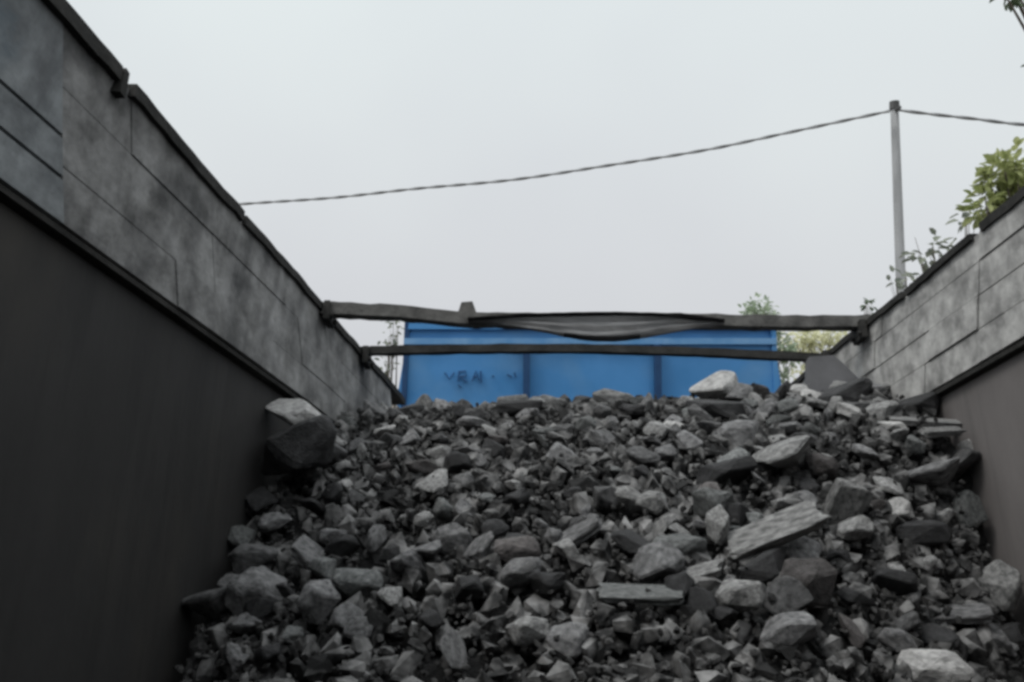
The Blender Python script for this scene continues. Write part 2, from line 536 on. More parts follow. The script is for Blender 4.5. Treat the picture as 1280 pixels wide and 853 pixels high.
# floor and the two ends
bm = bmesh.new()
add_hexa(bm, [(l_mid(Y0) - 0.07, Y0, FLOOR - 0.05), (r_mid(Y0) + 0.07, Y0, FLOOR - 0.05), (r_mid(Y1) + 0.07, Y1, FLOOR - 0.05), (l_mid(Y1) - 0.07, Y1, FLOOR - 0.05),
              (l_mid(Y0) - 0.07, Y0, FLOOR - 0.002), (r_mid(Y0) + 0.07, Y0, FLOOR - 0.002), (r_mid(Y1) + 0.07, Y1, FLOOR - 0.002), (l_mid(Y1) - 0.07, Y1, FLOOR - 0.002)])
to_obj('bed_floor', bm, M['steel_black'], bed)
bm = bmesh.new()
add_box(bm, l_mid(Y0) - 0.06, r_mid(Y0) + 0.06, Y0 - 0.05, Y0 - 0.003, FLOOR - 0.04, HT - 0.03)
to_obj('headboard', bm, M['steel_black'], bed)
bm = bmesh.new()
add_box(bm, l_mid(Y1) - 0.06, r_mid(Y1) + 0.06, Y1 + 0.003, Y1 + 0.05, FLOOR - 0.04, 1.08)
to_obj('tailgate', bm, M['steel_black'], bed)
# grey corner plate closing the right end above the coal
bm = bmesh.new()
yc = 3.56
out = [at_bed(u, v, yc) for u, v in ((1008, 452), (1012, 446), (1042, 444), (1056, 456), (1086, 486), (1086, 540), (1008, 540))]
add_prism(bm, out, (0, 0.02, 0))
to_obj('corner_plate', bm, M['plate'], bed, bevel=0.003)

# two bars tying the sides together
def bar(pixels, ya, yb, r, m, n=10):
    u0, u1 = pixels[0][0], pixels[-1][0]
    pts = [at_bed(u, v, lerp(ya, yb, (u - u0) / (u1 - u0))) for u, v in pixels]
    bm = bmesh.new()
    fine = []
    for a, b in zip(pts[:-1], pts[1:]):
        for k in range(6):
            p = a.lerp(b, k / 6)
            fine.append(p + Vector((0, 0, 0.002 * noise.noise(p * 9))))
    fine.append(pts[-1])
    add_tube(bm, fine, r * 1.25, 4, wobble=0.16, phase=math.pi / 4)
    return to_obj('tie_bar', bm, m, bed, bevel=0.004)


def end_plate(b_, p, side):
    bm = bmesh.new()
    add_box(bm, p.x - 0.012, p.x + 0.012, p.y - 0.055, p.y + 0.055, p.z - 0.05, p.z + 0.03)
    for dy in (-0.04, 0.04):
        add_tube(bm, [(p.x - side * 0.010, p.y + dy, p.z - 0.03), (p.x - side * 0.026, p.y + dy, p.z - 0.03)], 0.011, 6)
    to_obj('end_plate', bm, M['rail'], b_, bevel=0.003)


b1 = bar([(400, 387), (425, 388), (500, 392), (583, 400), (660, 402), (760, 401), (860, 402), (960, 404), (1060, 404), (1092, 403)], 3.33, 3.56, 0.030, M['bar'])
bm = bmesh.new()
c = at_bed(584, 389, 3.40)
add_hexa(bm, [(c.x - 0.040, c.y - 0.03, c.z - 0.03), (c.x + 0.044, c.y - 0.03, c.z - 0.03), (c.x + 0.044, c.y + 0.03, c.z - 0.03), (c.x - 0.040, c.y + 0.03, c.z - 0.03),
              (c.x - 0.024, c.y - 0.02, c.z + 0.032), (c.x + 0.022, c.y - 0.02, c.z + 0.036), (c.x + 0.022, c.y + 0.02, c.z + 0.036), (c.x - 0.024, c.y + 0.02, c.z + 0.032)])
to_obj('clamp', bm, M['bar'], b1, bevel=0.008)
b2 = bar([(440, 440), (470, 439), (560, 437), (660, 436), (760, 437), (860, 440), (950, 444), (1046, 449)], 3.86, 3.93, 0.0215, M['rail'])

for b_, ya_, yb_ in ((b1, 3.345, 3.548), (b2, 3.868, 3.928)):
    end_plate(b_, Vector((l_top(ya_) + 0.026, ya_, HT - 0.035)), -1)
    end_plate(b_, Vector((r_top(yb_) - 0.026, yb_, HT - 0.035)), 1)

# chassis, ram and wheels below the tipped bed
def make_wheel(parent, x, y, m_rub=M['rubber'], r=0.48, w=0.30):
    wh = empty('wheel')
    wh.parent = parent
    wh.location = (x, y, r)
    for nm, prof, m in (('tyre', [(0.27, -w / 2), (0.42, -w / 2), (r - 0.01, -w / 2 + 0.05), (r, 0), (r - 0.01, w / 2 - 0.05), (0.42, w / 2), (0.27, w / 2), (0.25, 0)], m_rub),
                        ('rim', [(0.02, -0.05), (0.10, -0.09), (0.20, -0.05), (0.262, -0.10), (0.262, 0.10), (0.20, 0.05), (0.10, 0.09), (0.02, 0.05)], M['bar'])):
        bm = bmesh.new()
        n = 28
        rings = [[bm.verts.new((xx, math.cos(2 * math.pi * k / n) * rr, math.sin(2 * math.pi * k / n) * rr)) for rr, xx in prof] for k in range(n)]
        for k in range(n):
            a, b = rings[k], rings[(k + 1) % n]
            for i in range(len(prof)):
                j = (i + 1) % len(prof)
                bm.faces.new((a[i], a[j], b[j], b[i]))
        to_obj(nm, bm, m, wh, smooth=False)
    return wh


chas = empty('chassis', (0.45, 0, 0))
tag(chas, 'dark steel truck chassis on wheels below the tipped coal bed', 'truck chassis')
bm = bmesh.new()
add_box(bm, -0.45, -0.33, -3.2, 5.0, 0.92, 1.16)
add_box(bm, 0.33, 0.45, -3.2, 5.0, 0.92, 1.16)
for y in (-2.9, -1.2, 0.6, 2.2, 4.7):
    add_box(bm, -0.328, 0.328, y - 0.05, y + 0.05, 0.96, 1.12)
to_obj('chassis_frame', bm, M['steel_black'], chas)
for y in (-2.2, 2.6, 3.9):
    bm = bmesh.new()
    add_tube(bm, [(-1.0, y, 0.48), (1.0, y, 0.48)], 0.07, 10)
    to_obj('axle', bm, M['steel_black'], chas)
    for x in (-1.0, 1.0):
        make_wheel(chas, x, y)
bm = bmesh.new()
add_tube(bm, [(0, 0.2, 1.0), (0, 0.2, 1.9), (0, 0.21, 1.9), (0, 0.25, 2.60)], [0.11, 0.11, 0.07, 0.07], 14)
to_obj('hydraulic_ram', bm, M['bar'], chas)
# hinge at the low end
for x in (-0.39, 0.39):
    bm = bmesh.new()
    add_box(bm, x - 0.06, x + 0.06, 4.5, 4.8, 1.163, 1.34)
    to_obj('hinge', bm, M['steel_black'], chas)

# ------------------------------------------------------------------ the heap
ROWS = [  # (left y, z), (middle y, z), (right y, z)
    ((2.30, -0.40), (1.55, -0.40), (2.70, -0.40)),
    ((2.52, -0.12), (1.98, -0.13), (2.84, -0.08)),
    ((2.66, 0.11), (2.34, 0.13), (2.92, 0.16)),
    ((2.85, 0.36), (2.66, 0.40), (2.97, 0.45)),
    ((3.02, 0.62), (2.97, 0.67), (3.03, 0.73)),
    ((3.38, 0.90), (3.34, 0.93), (3.12, 0.93)),
    ((3.90, 1.125), (3.72, 1.12), (3.62, 1.12)),
    ((4.60, 1.18), (4.60, 1.10), (4.60, 1.10)),
]


def catmull(p0, p1, p2, p3, t):
    return 0.5 * ((2 * p1) + (-p0 + p2) * t + (2 * p0 - 5 * p1 + 4 * p2 - p3) * t * t + (-p0 + 3 * p1 - 3 * p2 + p3) * t ** 3)


def row(s):
    k = s * (len(ROWS) - 1)
    i = min(int(k), len(ROWS) - 2)
    t = k - i
    idx = [max(0, i - 1), i, i + 1, min(len(ROWS) - 1, i + 2)]
    res = []
    for c in range(3):
        res.append(tuple(catmull(*[ROWS[j][c][d] for j in idx], t) for d in (0, 1)))
    return res


def heap(s, w):
    """Heap surface in bed axes; w runs 0 (left side) to 1 (right side), s from toe to tail."""
    L, C, R = row(s)
    a, b, c = 2 * (w - 0.5) * (w - 1), -4 * w * (w - 1), 2 * w * (w - 0.5)
    y = L[0] * a + C[0] * b + R[0] * c
    z = L[1] * a + C[1] * b + R[1] * c
    x = lerp(l_mid(y) - 0.03, r_mid(y) + 0.03, w)
    return Vector((x, y, z))


def heap_n(s, w):
    e = 0.01
    a = heap(min(1, s + e), w) - heap(max(0, s - e), w)
    b = heap(s, min(1, w + e)) - heap(s, max(0, w - e))
    n = b.cross(a).normalized()
    return n if n.z > 0 else -n


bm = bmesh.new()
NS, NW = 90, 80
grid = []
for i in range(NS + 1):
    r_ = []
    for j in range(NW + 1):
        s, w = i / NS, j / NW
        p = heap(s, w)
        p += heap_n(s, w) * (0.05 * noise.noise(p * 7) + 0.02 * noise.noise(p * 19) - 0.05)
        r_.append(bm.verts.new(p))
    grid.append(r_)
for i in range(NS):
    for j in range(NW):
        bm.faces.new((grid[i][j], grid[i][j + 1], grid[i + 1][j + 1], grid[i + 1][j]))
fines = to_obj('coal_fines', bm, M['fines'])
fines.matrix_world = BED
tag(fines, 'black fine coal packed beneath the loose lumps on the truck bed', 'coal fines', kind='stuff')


def rock_bm(seed, npts=16, flat_=1.0, bev=0.06, box=0.0):
    rnd = random.Random(seed)
    bm = bmesh.new()
    for _ in range(npts):
        v = Vector((rnd.gauss(0, 1), rnd.gauss(0, 1), rnd.gauss(0, 1))).normalized()
        if box:
            m_ = max(abs(v.x), abs(v.y), abs(v.z))
            v = v.lerp(v / m_ * 0.8, box)
        v *= rnd.uniform(0.85, 1.05)
        bm.verts.new((v.x, v.y, v.z * flat_))
    r = bmesh.ops.convex_hull(bm, input=bm.verts[:])
    junk = [g for g in r['geom_interior'] if isinstance(g, bmesh.types.BMVert)]
    if junk:
        bmesh.ops.delete(bm, geom=junk, context='VERTS')
    bmesh.ops.dissolve_limit(bm, angle_limit=rad(14), verts=bm.verts[:], edges=bm.edges[:])
    if bev:
        bmesh.ops.bevel(bm, geom=bm.edges[:], offset=bev, segments=1, affect='EDGES', profile=0.5)
        bmesh.ops.triangulate(bm, faces=bm.faces[:])
        bmesh.ops.subdivide_edges(bm, edges=[e for e in bm.edges if e.calc_length() > 0.25], cuts=1, use_grid_fill=True)
        bmesh.ops.triangulate(bm, faces=bm.faces[:])
        for v in bm.verts:
            q = v.co * 1.6 + Vector((seed * 3.1, 0, 0))
            v.co += v.co.normalized() * (0.10 * noise.noise(q) + 0.05 * noise.noise(q * 2.7))
    # normalise to a unit box, -0.5..0.5
    lo = Vector([min(v.co[k] for v in bm.verts) for k in range(3)])
    hi = Vector([max(v.co[k] for v in bm.verts) for k in range(3)])
    for v in bm.verts:
        for k in range(3):
            v.co[k] = (v.co[k] - lo[k]) / (hi[k] - lo[k]) - 0.5
    bmesh.ops.recalc_face_normals(bm, faces=bm.faces[:])
    return bm


def rock_mesh(name, seed, **kw):
    bm = rock_bm(seed, **kw)
    me = bpy.data.meshes.new(name)
    bm.to_mesh(me)
    bm.free()
    return me


ROCKS = {}
for kind in ('coal', 'coal_black', 'coal_green', 'coal_brown', 'stone', 'stone_mid'):
    ROCKS[kind] = []
    for i in range(14 if kind == 'coal' else 5):
        me = rock_mesh('coal_lump', 11 + i * 7 + len(kind), npts=13 + (i * 5) % 12, bev=0.07, box=0.5 if i % 3 else 0.1)
        me.materials.append(M[kind])
        ROCKS[kind].append(me)
SLABS = {}


def slab_mesh(seed):
    rnd = random.Random(seed)
    bm = bmesh.new()
    add_box(bm, -0.5, 0.5, -0.5, 0.5, -0.5, 0.5)
    for v in bm.verts:
        v.co += Vector((rnd.uniform(-0.10, 0.06) * (1 if v.co.x > 0 else -1), rnd.uniform(-0.12, 0.05) * (1 if v.co.y > 0 else -1), rnd.uniform(-0.14, 0.04) * (1 if v.co.z > 0 else -1)))
    bmesh.ops.subdivide_edges(bm, edges=bm.edges[:], cuts=3, use_grid_fill=True)
    for v in bm.verts:
        q = v.co * 2.4 + Vector((seed, 0, 0))
        v.co += Vector((noise.noise(q), noise.noise(q + Vector((9, 0, 0))), noise.noise(q + Vector((0, 9, 0))))) * 0.13
    bmesh.ops.triangulate(bm, faces=bm.faces[:])
    es = [e for e in bm.edges if len(e.link_faces) == 2 and e.calc_face_angle(0) > 0.7]
    bmesh.ops.bevel(bm, geom=es, offset=0.03, segments=1, affect='EDGES')
    bmesh.ops.recalc_face_normals(bm, faces=bm.faces[:])
    me = bpy.data.meshes.new('coal_lump')
    bm.to_mesh(me)
    bm.free()
    return me


for kind in ('coal', 'stone', 'stone_mid', 'coal_green', 'coal_brown'):
    SLABS[kind] = []
    for i in range(3):
        me = slab_mesh(50 + i * 3 + len(kind))
        me.materials.append(M[kind])
        SLABS[kind].append(me)

# surface samples for placing a lump where it is seen
SAMP = []
for i in range(221):
    for j in range(161):
        s, w = i / 220, j / 160
        p = BED @ heap(s, w)
        u, v = project(p)
        SAMP.append((u, v, s, w, (p - EYE).length))
SAMP_A = np.array(SAMP)


def surface_at(u, v):
    d = (SAMP_A[:, 0] - u) ** 2 + (SAMP_A[:, 1] - v) ** 2
    k = np.argsort(d)[:12]
    k = k[np.argmin(SAMP_A[k, 4] + 0.02 * np.sqrt(d[k]))]
    return SAMP_A[k, 2], SAMP_A[k, 3]


_cum = [0.0]
for _i in range(200):
    _cum.append(_cum[-1] + (heap((_i + 1) / 200, 0.5) - heap(_i / 200, 0.5)).length)


def slope_pos(a, b, t):
    """s between a and b, uniform along the length of the slope."""
    ca, cb = np.interp([a, b], [k / 200 for k in range(201)], _cum)
    return float(np.interp(lerp(ca, cb, t), _cum, [k / 200 for k in range(201)]))


PLACED = []      # dicts: centre (bed axes), radius, object


def add_lump(me, centre_bed, dims, rot, label, group):
    o = bpy.data.objects.new('coal_lump', me)
    COL.objects.link(o)
    o.matrix_world = Matrix.Translation(BED @ centre_bed) @ rot.to_4x4() @ Matrix.Diagonal((*dims, 1))
    tag(o, label, 'coal lump', group)
    PLACED.append({'c': centre_bed, 'r': (dims[0] * dims[1] * dims[2]) ** (1 / 3) * 0.5, 'o': o, 'px': project(BED @ centre_bed)})
    return o


# lumps that stand out: photo pixel, width and height in pixels, turn in the picture, lean of its top towards the viewer
KEY = [
    (962, 690, 114, 36, 27, 'slab', 'stone_mid', 'long grey slab of coal lying tilted in front of the right half of the heap', 'long grey slab', 38),
    (370, 516, 84, 34, -20, 'rock', 'stone', 'pale rounded boulder jammed against the black left side of the truck bed', 'pale boulder at the left side', 15),
    (372, 556, 100, 68, 5, 'rock', 'coal_black', 'big block blackened for the dark void directly under the pale boulder at the left side', 'shade block under the pale boulder', 0),  # black lump put where there is only a dark void
    (893, 490, 62, 44, 12, 'rock', 'stone', 'pale grey pointed rock standing on the crest against the blue tailgate', 'pale pointed rock', 10),
    (982, 590, 84, 38, 10, 'rock', 'stone_mid', 'wide pale lump on the upper right slope above the long grey slab', 'wide pale lump', 25),
    (1051, 642, 38, 62, -14, 'slab', 'stone_mid', 'narrow upright greenish grey lump just right of the long grey slab', 'narrow upright lump', 20),
    (884, 645, 66, 46, -8, 'rock', 'coal_green', 'rounded greenish grey lump to the left of the long grey slab', 'rounded greenish lump', 10),
    (893, 674, 30, 44, 8, 'rock', 'stone_mid', 'small upright grey lump leaning on the rounded greenish lump', 'small upright lump', 10),
    (846, 690, 66, 34, 12, 'rock', 'coal_green', 'low wedge shaped grey lump below the rounded greenish lump', 'low wedge shaped lump', 20),
    (925, 762, 62, 54, 18, 'rock', 'stone_mid', 'angular pale block below the long grey slab near the bottom of the heap', 'angular pale block', 25),
    (1010, 742, 84, 56, -6, 'rock', 'coal_brown', 'large brownish lump below the right end of the long grey slab', 'large brownish lump', 10),
    (800, 748, 96, 24, 2, 'slab', 'coal_green', 'long flat greenish lump low in the middle of the heap', 'long flat greenish lump', 25),
    (870, 722, 62, 20, 20, 'slab', 'stone_mid', 'thin pale sliver lying above the long flat greenish lump', 'thin pale sliver', 25),
    (1160, 529, 80, 12, -2, 'slab', 'stone_mid', 'thin pale flat shard near the top of the heap by the brown right side', 'thin flat shard', 20),
    (1172, 549, 42, 14, 2, 'slab', 'stone_mid', 'short flat shard just under the thin pale shard by the right side', 'short flat shard', 20),
    (1208, 562, 22, 18, 0, 'rock', 'stone', 'small pale stone touching the brown right side', 'small pale stone', 0),
    (1118, 643, 38, 26, 4, 'rock', 'stone', 'small bright round stone on the right slope of the heap', 'small bright round stone', 10),
    (1240, 738, 46, 48, 20, 'rock', 'stone_mid', 'pale lump at the foot of the brown right side', 'pale lump at the right side', 10),
    (1054, 501, 70, 28, 14, 'rock', 'coal_black', 'flat black block on the crest in front of the grey corner plate', 'flat black block', 0),
    (1000, 474, 26, 24, 0, 'rock', 'stone', 'pale grey stone on the crest beside the blue tailgate end', 'pale crest stone', 0),
    (1058, 480, 46, 22, -8, 'rock', 'stone_mid', 'mid grey stone leaning against the grey corner plate on the crest', 'stone by the corner plate', 10),
    (900, 518, 80, 26, -10, 'rock', 'coal_black', 'black lump directly under the pale pointed rock on the crest', 'black lump under the pointed rock', 0),
    (922, 552, 64, 36, 6, 'rock', 'coal', 'broad dark grey lump on the upper slope above the black hollow at right', 'broad dark lump', 20),
    (330, 752, 84, 50, -10, 'rock', 'coal', 'large hunched dark lump at the lower left end of the heap', 'large hunched lump', 15),
    (272, 768, 60, 46, 12, 'rock', 'coal', 'dark lump at the lower left corner against the black side', 'dark corner lump', 15),
    (404, 762, 58, 46, 24, 'rock', 'coal', 'dull grey lump right of the large hunched lump at lower left', 'dull grey lump', 15),
    (392, 702, 52, 30, -42, 'slab', 'coal', 'oblong grey lump leaning down to the right at lower left of the heap', 'oblong leaning lump', 25),
    (322, 704, 58, 34, -8, 'rock', 'coal', 'rounded lump with a pale nose close to the black left side', 'rounded pale nosed lump', 15),
    (448, 738, 58, 34, 0, 'rock', 'coal_green', 'pale flat topped lump in the lower left part of the heap', 'pale flat topped lump', 20),
    (648, 700, 54, 38, 15, 'rock', 'coal_brown', 'brownish dark lump in the shadowed lower middle of the heap', 'brownish dark lump', 10),
    (718, 676, 64, 26, 34, 'slab', 'coal', 'oblong lump slanting up to the right in the middle of the slope', 'oblong slanting lump', 20),
    (1158, 845, 76, 40, 0, 'rock', 'stone', 'pale rounded boulder at the very bottom right of the heap', 'pale bottom boulder', 10),
    (815, 640, 44, 34, 10, 'rock', 'stone_mid', 'light grey lump in the middle of the slope left of the greenish lump', 'light grey middle lump', 10),
    (640, 497, 46, 22, 5, 'rock', 'stone_mid', 'pale low stone on the crest below the first rib of the blue tailgate', 'pale low crest stone', 5),
    (764, 504, 56, 26, -4, 'rock', 'stone_mid', 'pale wide stone on the crest left of the second rib of the blue tailgate', 'pale wide crest stone', 5),
    (552, 578, 34, 26, 10, 'rock', 'stone_mid', 'small pale lump high on the left slope below the crest', 'small pale left lump', 5),
    (1160, 600, 66, 32, 20, 'rock', 'coal', 'large curved grey lump on the right slope under the flat shards', 'large curved lump', 15),
    (1190, 770, 66, 22, 6, 'slab', 'coal', 'flat oblong lump at the bottom right beside the pale side lump', 'flat oblong bottom lump', 20),
]
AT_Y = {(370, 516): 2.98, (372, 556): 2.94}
OUT = {(962, 690): 0.05, (893, 492): 0.03, (982, 590): 0.03, (1158, 529): 0.04, (1172, 549): 0.04, (893, 674): 0.03}
# extra lumps coloured black to stand in for shade in the hollows
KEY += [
    (955, 716, 84, 30, 24, 'rock', 'coal_black', 'lump blackened for the shade directly under the long grey slab', 'black lump under the slab', 0),
    (905, 604, 76, 34, 14, 'rock', 'coal_black', 'lump blackened for the shade of the hollow right of the middle of the upper slope', 'black hollow lump', 0),
    (922, 652, 40, 34, 0, 'rock', 'coal_black', 'lump blackened for the shade between the rounded greenish lump and the long grey slab', 'black lump between them', 0),
    (650, 515, 60, 20, 0, 'rock', 'coal_black', 'flat lump blackened for the shade just below the crest under the first rib of the blue tailgate', 'flat black crest lump', 0),
    (1150, 512, 60, 22, 10, 'rock', 'coal_black', 'lump blackened for the shade in the upper right corner of the heap above the flat shards', 'black corner lump', 0),
    (1150, 670, 60, 26, 6, 'rock', 'coal_black', 'lump blackened for the shade in the hollow of the right slope below the small bright round stone', 'black lump on the right slope', 0),
    (790, 520, 50, 20, 0, 'rock', 'coal_black', 'small flat lump blackened for the shade just below the crest under the second rib of the blue tailgate', 'small flat black lump', 0),
    (680, 740, 60, 34, 0, 'rock', 'coal_black', 'lump blackened for the shade in the lower middle of the heap beside the brownish dark lump', 'black lower lump', 0),
    (330, 770, 50, 30, 0, 'rock', 'coal_black', 'lump blackened for the shade under the large hunched lump at lower left', 'black lump under the hunched one', 0),
]
for (u, v, wpx, hpx, turn, form, kind, label, short, lean) in KEY:
    s, w = surface_at(u, v)
    pb = heap(s, w)
    n = heap_n(s, w)
    if (u, v) in AT_Y:
        pb, n = at_bed(u, v, AT_Y[(u, v)]), Vector((0, 0, 0))
    depth = (BED @ pb - EYE).length
    W, H = wpx / 1100 * depth, hpx / 1100 * depth
    D = max(0.7 * W if W < 2 * H else 0.55 * W, H * 0.8)
    if form == 'slab':
        th = 0.5 * min(W, H)
        rot = Matrix.Rotation(rad(-turn), 3, 'Y') @ Matrix.Rotation(rad(lean), 3, 'X') @ Matrix.Rotation(rad(random.uniform(-6, 6)), 3, 'Z')
        dims = (W, max(H * 1.1, th), th) if W >= H else (W, th * 1.2, H)
        me = random.choice(SLABS[kind])
    else:
        rot = Matrix.Rotation(rad(-turn), 3, 'Y') @ Matrix.Rotation(rad(lean * 0.6), 3, 'X') @ Matrix.Rotation(rad(random.choice((0, 180)) + random.uniform(-15, 15)), 3, 'Z')
        dims = (W, D, H)
        me = ROCKS[kind][0] if (u, v) == (370, 516) else random.choice(ROCKS[kind])
    out = 0.30 * min(W, H, D) + OUT.get((u, v), 0.0)
    o = add_lump(me, pb + n * out, dims, rot, label, 'coal lumps that stand out')
    PLACED[-1]['short'] = short
    PLACED[-1]['pxr'] = max(wpx, hpx) / 2

NKEY = len(PLACED)
# the loose lumps: 300 in all with the ones above
rnd = random.Random(21)
target = 300 - NKEY
tries = 0
size_steps = [(0.122, 10), (0.105, 46), (0.09, 120), (0.076, 200), (0.064, 400)]
for size, upto in size_steps:
    fails = 0
    while len(PLACED) - NKEY < min(upto, target) and fails < 900:
        s, w = slope_pos(0.24, 0.90, rnd.random()), rnd.uniform(0.015, 0.985)
        pb = heap(s, w)
        u, v = project(BED @ pb)
        if v > 880:
            fails += 1
            continue
        sz = size * rnd.uniform(0.85, 1.15) * (1.12 if v > 690 else 1.0)
        r = sz * 0.5
        ok = True
        for q in PLACED:
            if (q['c'] - pb).length < 0.72 * (r + q['r']):
                ok = False
                break
        if not ok:
            fails += 1
            continue
        # keep inside the sides
        m = 0.45 * sz
        pb.x = min(max(pb.x, l_mid(pb.y) - 0.03 + m), r_mid(pb.y) + 0.03 - m)
        n = heap_n(s, w)
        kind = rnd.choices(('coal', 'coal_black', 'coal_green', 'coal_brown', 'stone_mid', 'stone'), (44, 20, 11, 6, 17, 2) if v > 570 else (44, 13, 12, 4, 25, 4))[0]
        dims = (sz * rnd.uniform(0.95, 1.45), sz * rnd.uniform(0.8, 1.1), sz * rnd.uniform(0.42, 0.8))
        rot = Euler((rnd.gauss(0.1, 0.45), rnd.gauss(0, 0.45), rnd.uniform(0, 6.28))).to_matrix()
        add_lump(rnd.choice(ROCKS[kind]), pb + n * sz * rnd.uniform(0.05, 0.30), dims, rot, None, None)
        PLACED[-1].update(s=s, w=w, kind=kind, size=sz)

# what each loose lump is called: by the standout lump it lies next to, else by its part of the heap
DIRS = {'just left of': (-1, 0), 'just right of': (1, 0), 'just above': (0, -1), 'just below': (0, 1)}
loose = PLACED[NKEY:]
KINDWORD = {'coal_black': 'black', 'coal': 'dark grey', 'coal_green': 'greenish grey', 'coal_brown': 'brownish grey', 'stone_mid': 'lighter grey', 'stone': 'pale'}
for k in PLACED[:NKEY]:
    for word, (dx, dy) in DIRS.items():
        best, bd = None, 1e9
        for q in loose:
            if q.get('done'):
                continue
            ax, ay = q['px'][0] - k['px'][0], q['px'][1] - k['px'][1]
            d = math.hypot(ax, ay)
            if d < k['pxr'] * 0.6 or d > k['pxr'] + 55:
                continue
            if (ax * dx + ay * dy) / d > 0.8 and d < bd:
                best, bd = q, d
        if best:
            best['done'] = True
            tag(best['o'], '%s coal lump %s the %s' % (KINDWORD[best['kind']], word, k['short']), None, 'coal lumps lying beside the ones that stand out')
for q in loose:
    if q.get('done'):
        continue
    u, v = q['px']
    if v > 790:
        zone = 'along the bottom edge of the heap'
    elif q['w'] < 0.16:
        zone = 'along the black left side'
    elif q['w'] > 0.86:
        zone = 'along the brown right side'
    elif v < 540:
        zone = 'on the crest below the blue tailgate'
    elif v < 640:
        zone = 'on the upper slope of the heap'
    else:
        zone = 'on the lower slope of the heap'
    big = 'large' if q['size'] > 0.098 else 'middling' if q['size'] > 0.08 else 'small'
    tag(q['o'], '%s %s coal lump lying loose %s' % (big, KINDWORD[q['kind']], zone), None, 'loose coal lumps %s' % zone)

# small rubble between the lumps: one mass
protos = []
for i in range(10):
    bm = rock_bm(900 + i * 13, npts=12, bev=0.0, box=0.3)
    protos.append((np.array([v.co[:] for v in bm.verts]), [[v.index for v in f.verts] for f in bm.faces]))
    bm.free()
verts, faces = [], []
off = 0
midx = []
for k in range(11000):
    s, w = slope_pos(0.15, 0.95, rnd.random()), rnd.uniform(0.02, 0.97)
    pb = heap(s, w)
    sz = rnd.choice((0.010, 0.014, 0.018, 0.022)) if k > 4400 else rnd.choice((0.025, 0.032, 0.042, 0.052, 0.062, 0.074))
    pb += heap_n(s, w) * (rnd.uniform(-0.04, 0.03) if k > 4400 else rnd.uniform(-0.05, 0.008))
    pb.x = min(max(pb.x, l_mid(pb.y) - 0.03 + sz * 0.5), r_mid(pb.y) + 0.03 - sz * 0.5)
    R_ = np.array(Euler((rnd.uniform(0, 6.28), rnd.uniform(0, 6.28), rnd.uniform(0, 6.28))).to_matrix())
    vs, fs = protos[k % 10]
    d = np.array([sz * rnd.uniform(0.8, 1.5), sz, sz * rnd.uniform(0.6, 1.0)])
    vv = (vs * d) @ R_.T + np.array(pb)
    verts.extend(vv.tolist())
    faces.extend([[i + off for i in f] for f in fs])
    midx.extend([1 if k > 4400 else 0] * len(fs))
    off += len(vs)
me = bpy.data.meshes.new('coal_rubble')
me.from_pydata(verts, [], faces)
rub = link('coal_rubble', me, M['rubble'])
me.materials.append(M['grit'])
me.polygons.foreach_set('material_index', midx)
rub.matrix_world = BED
tag(rub, 'small broken coal filling the gaps between the lumps in the truck bed', 'coal rubble', kind='stuff')

# ------------------------------------------------------------------ folded tarp hanging from the nearer bar
top = [(585, 400), (625, 397), (660, 394), (720, 393), (790, 393), (850, 395), (905, 402)]
bot = [(585, 402), (620, 405), (650, 409), (680, 414), (705, 419), (725, 422), (745, 424), (770, 424), (800, 421), (830, 416), (860, 411), (905, 405)]


def yline(u):
    return lerp(3.33, 3.56, (u - 400) / 692) - 0.035


tarp = empty('folded_tarp', BED @ at_bed(760, 398, yline(760)), (TILT, 0, 0))
tag(tarp, 'folded grey tarpaulin sagging from the nearer bar across the truck bed', 'tarpaulin')
org = at_bed(760, 398, yline(760))


def strip(name, ta, tb, m, dy, thick):
    bm = bmesh.new()
    NU, NV = 40, 8
    fr, bk = [], []
    for i in range(NU + 1):
        u = lerp(ta[0][0], ta[-1][0], i / NU)
        va = np.interp(u, [p[0] for p in ta], [p[1] for p in ta])
        vb = np.interp(u, [p[0] for p in tb], [p[1] for p in tb])
        a, b = [], []
        for j in range(NV + 1):
            p = at_bed(u, lerp(va, vb, j / NV), yline(u)) - org
            wob = 0.010 * math.sin(j * 2.2 + u * 0.02) + 0.006 * noise.noise(Vector((u * 0.05, j, 0)))
            a.append(bm.verts.new((p.x, p.y + dy + wob, p.z)))
            b.append(bm.verts.new((p.x, p.y + dy + wob + thick, p.z)))
        fr.append(a)
        bk.append(b)
    for i in range(NU):
        for j in range(NV):
            bm.faces.new((fr[i][j], fr[i + 1][j], fr[i + 1][j + 1], fr[i][j + 1]))
            bm.faces.new((bk[i][j], bk[i][j + 1], bk[i + 1][j + 1], bk[i + 1][j]))
        bm.faces.new((fr[i][0], bk[i][0], bk[i + 1][0], fr[i + 1][0]))
        bm.faces.new((fr[i][NV], fr[i + 1][NV], bk[i + 1][NV], bk[i][NV]))
    for i in (0, NU):
        for j in range(NV):
            bm.faces.new((fr[i][j], fr[i][j + 1], bk[i][j + 1], bk[i][j]))
    return to_obj(name, bm, m, tarp, smooth=True)


strip('tarp_sheet', top, bot, M['tarp'], 0, 0.02)
strip('dark_edge', [(u, v - 1) for u, v in top], [(u, v + 2) for u, v in top], M['tarp_dark'], -0.012, 0.012)
strip('dark_edge', [(u, v - 2) for u, v in bot[4:9]], [(u, v + 2) for u, v in bot[4:9]], M['tarp_dark'], -0.008, 0.012)  # short dark strip put in for the shade below the sag

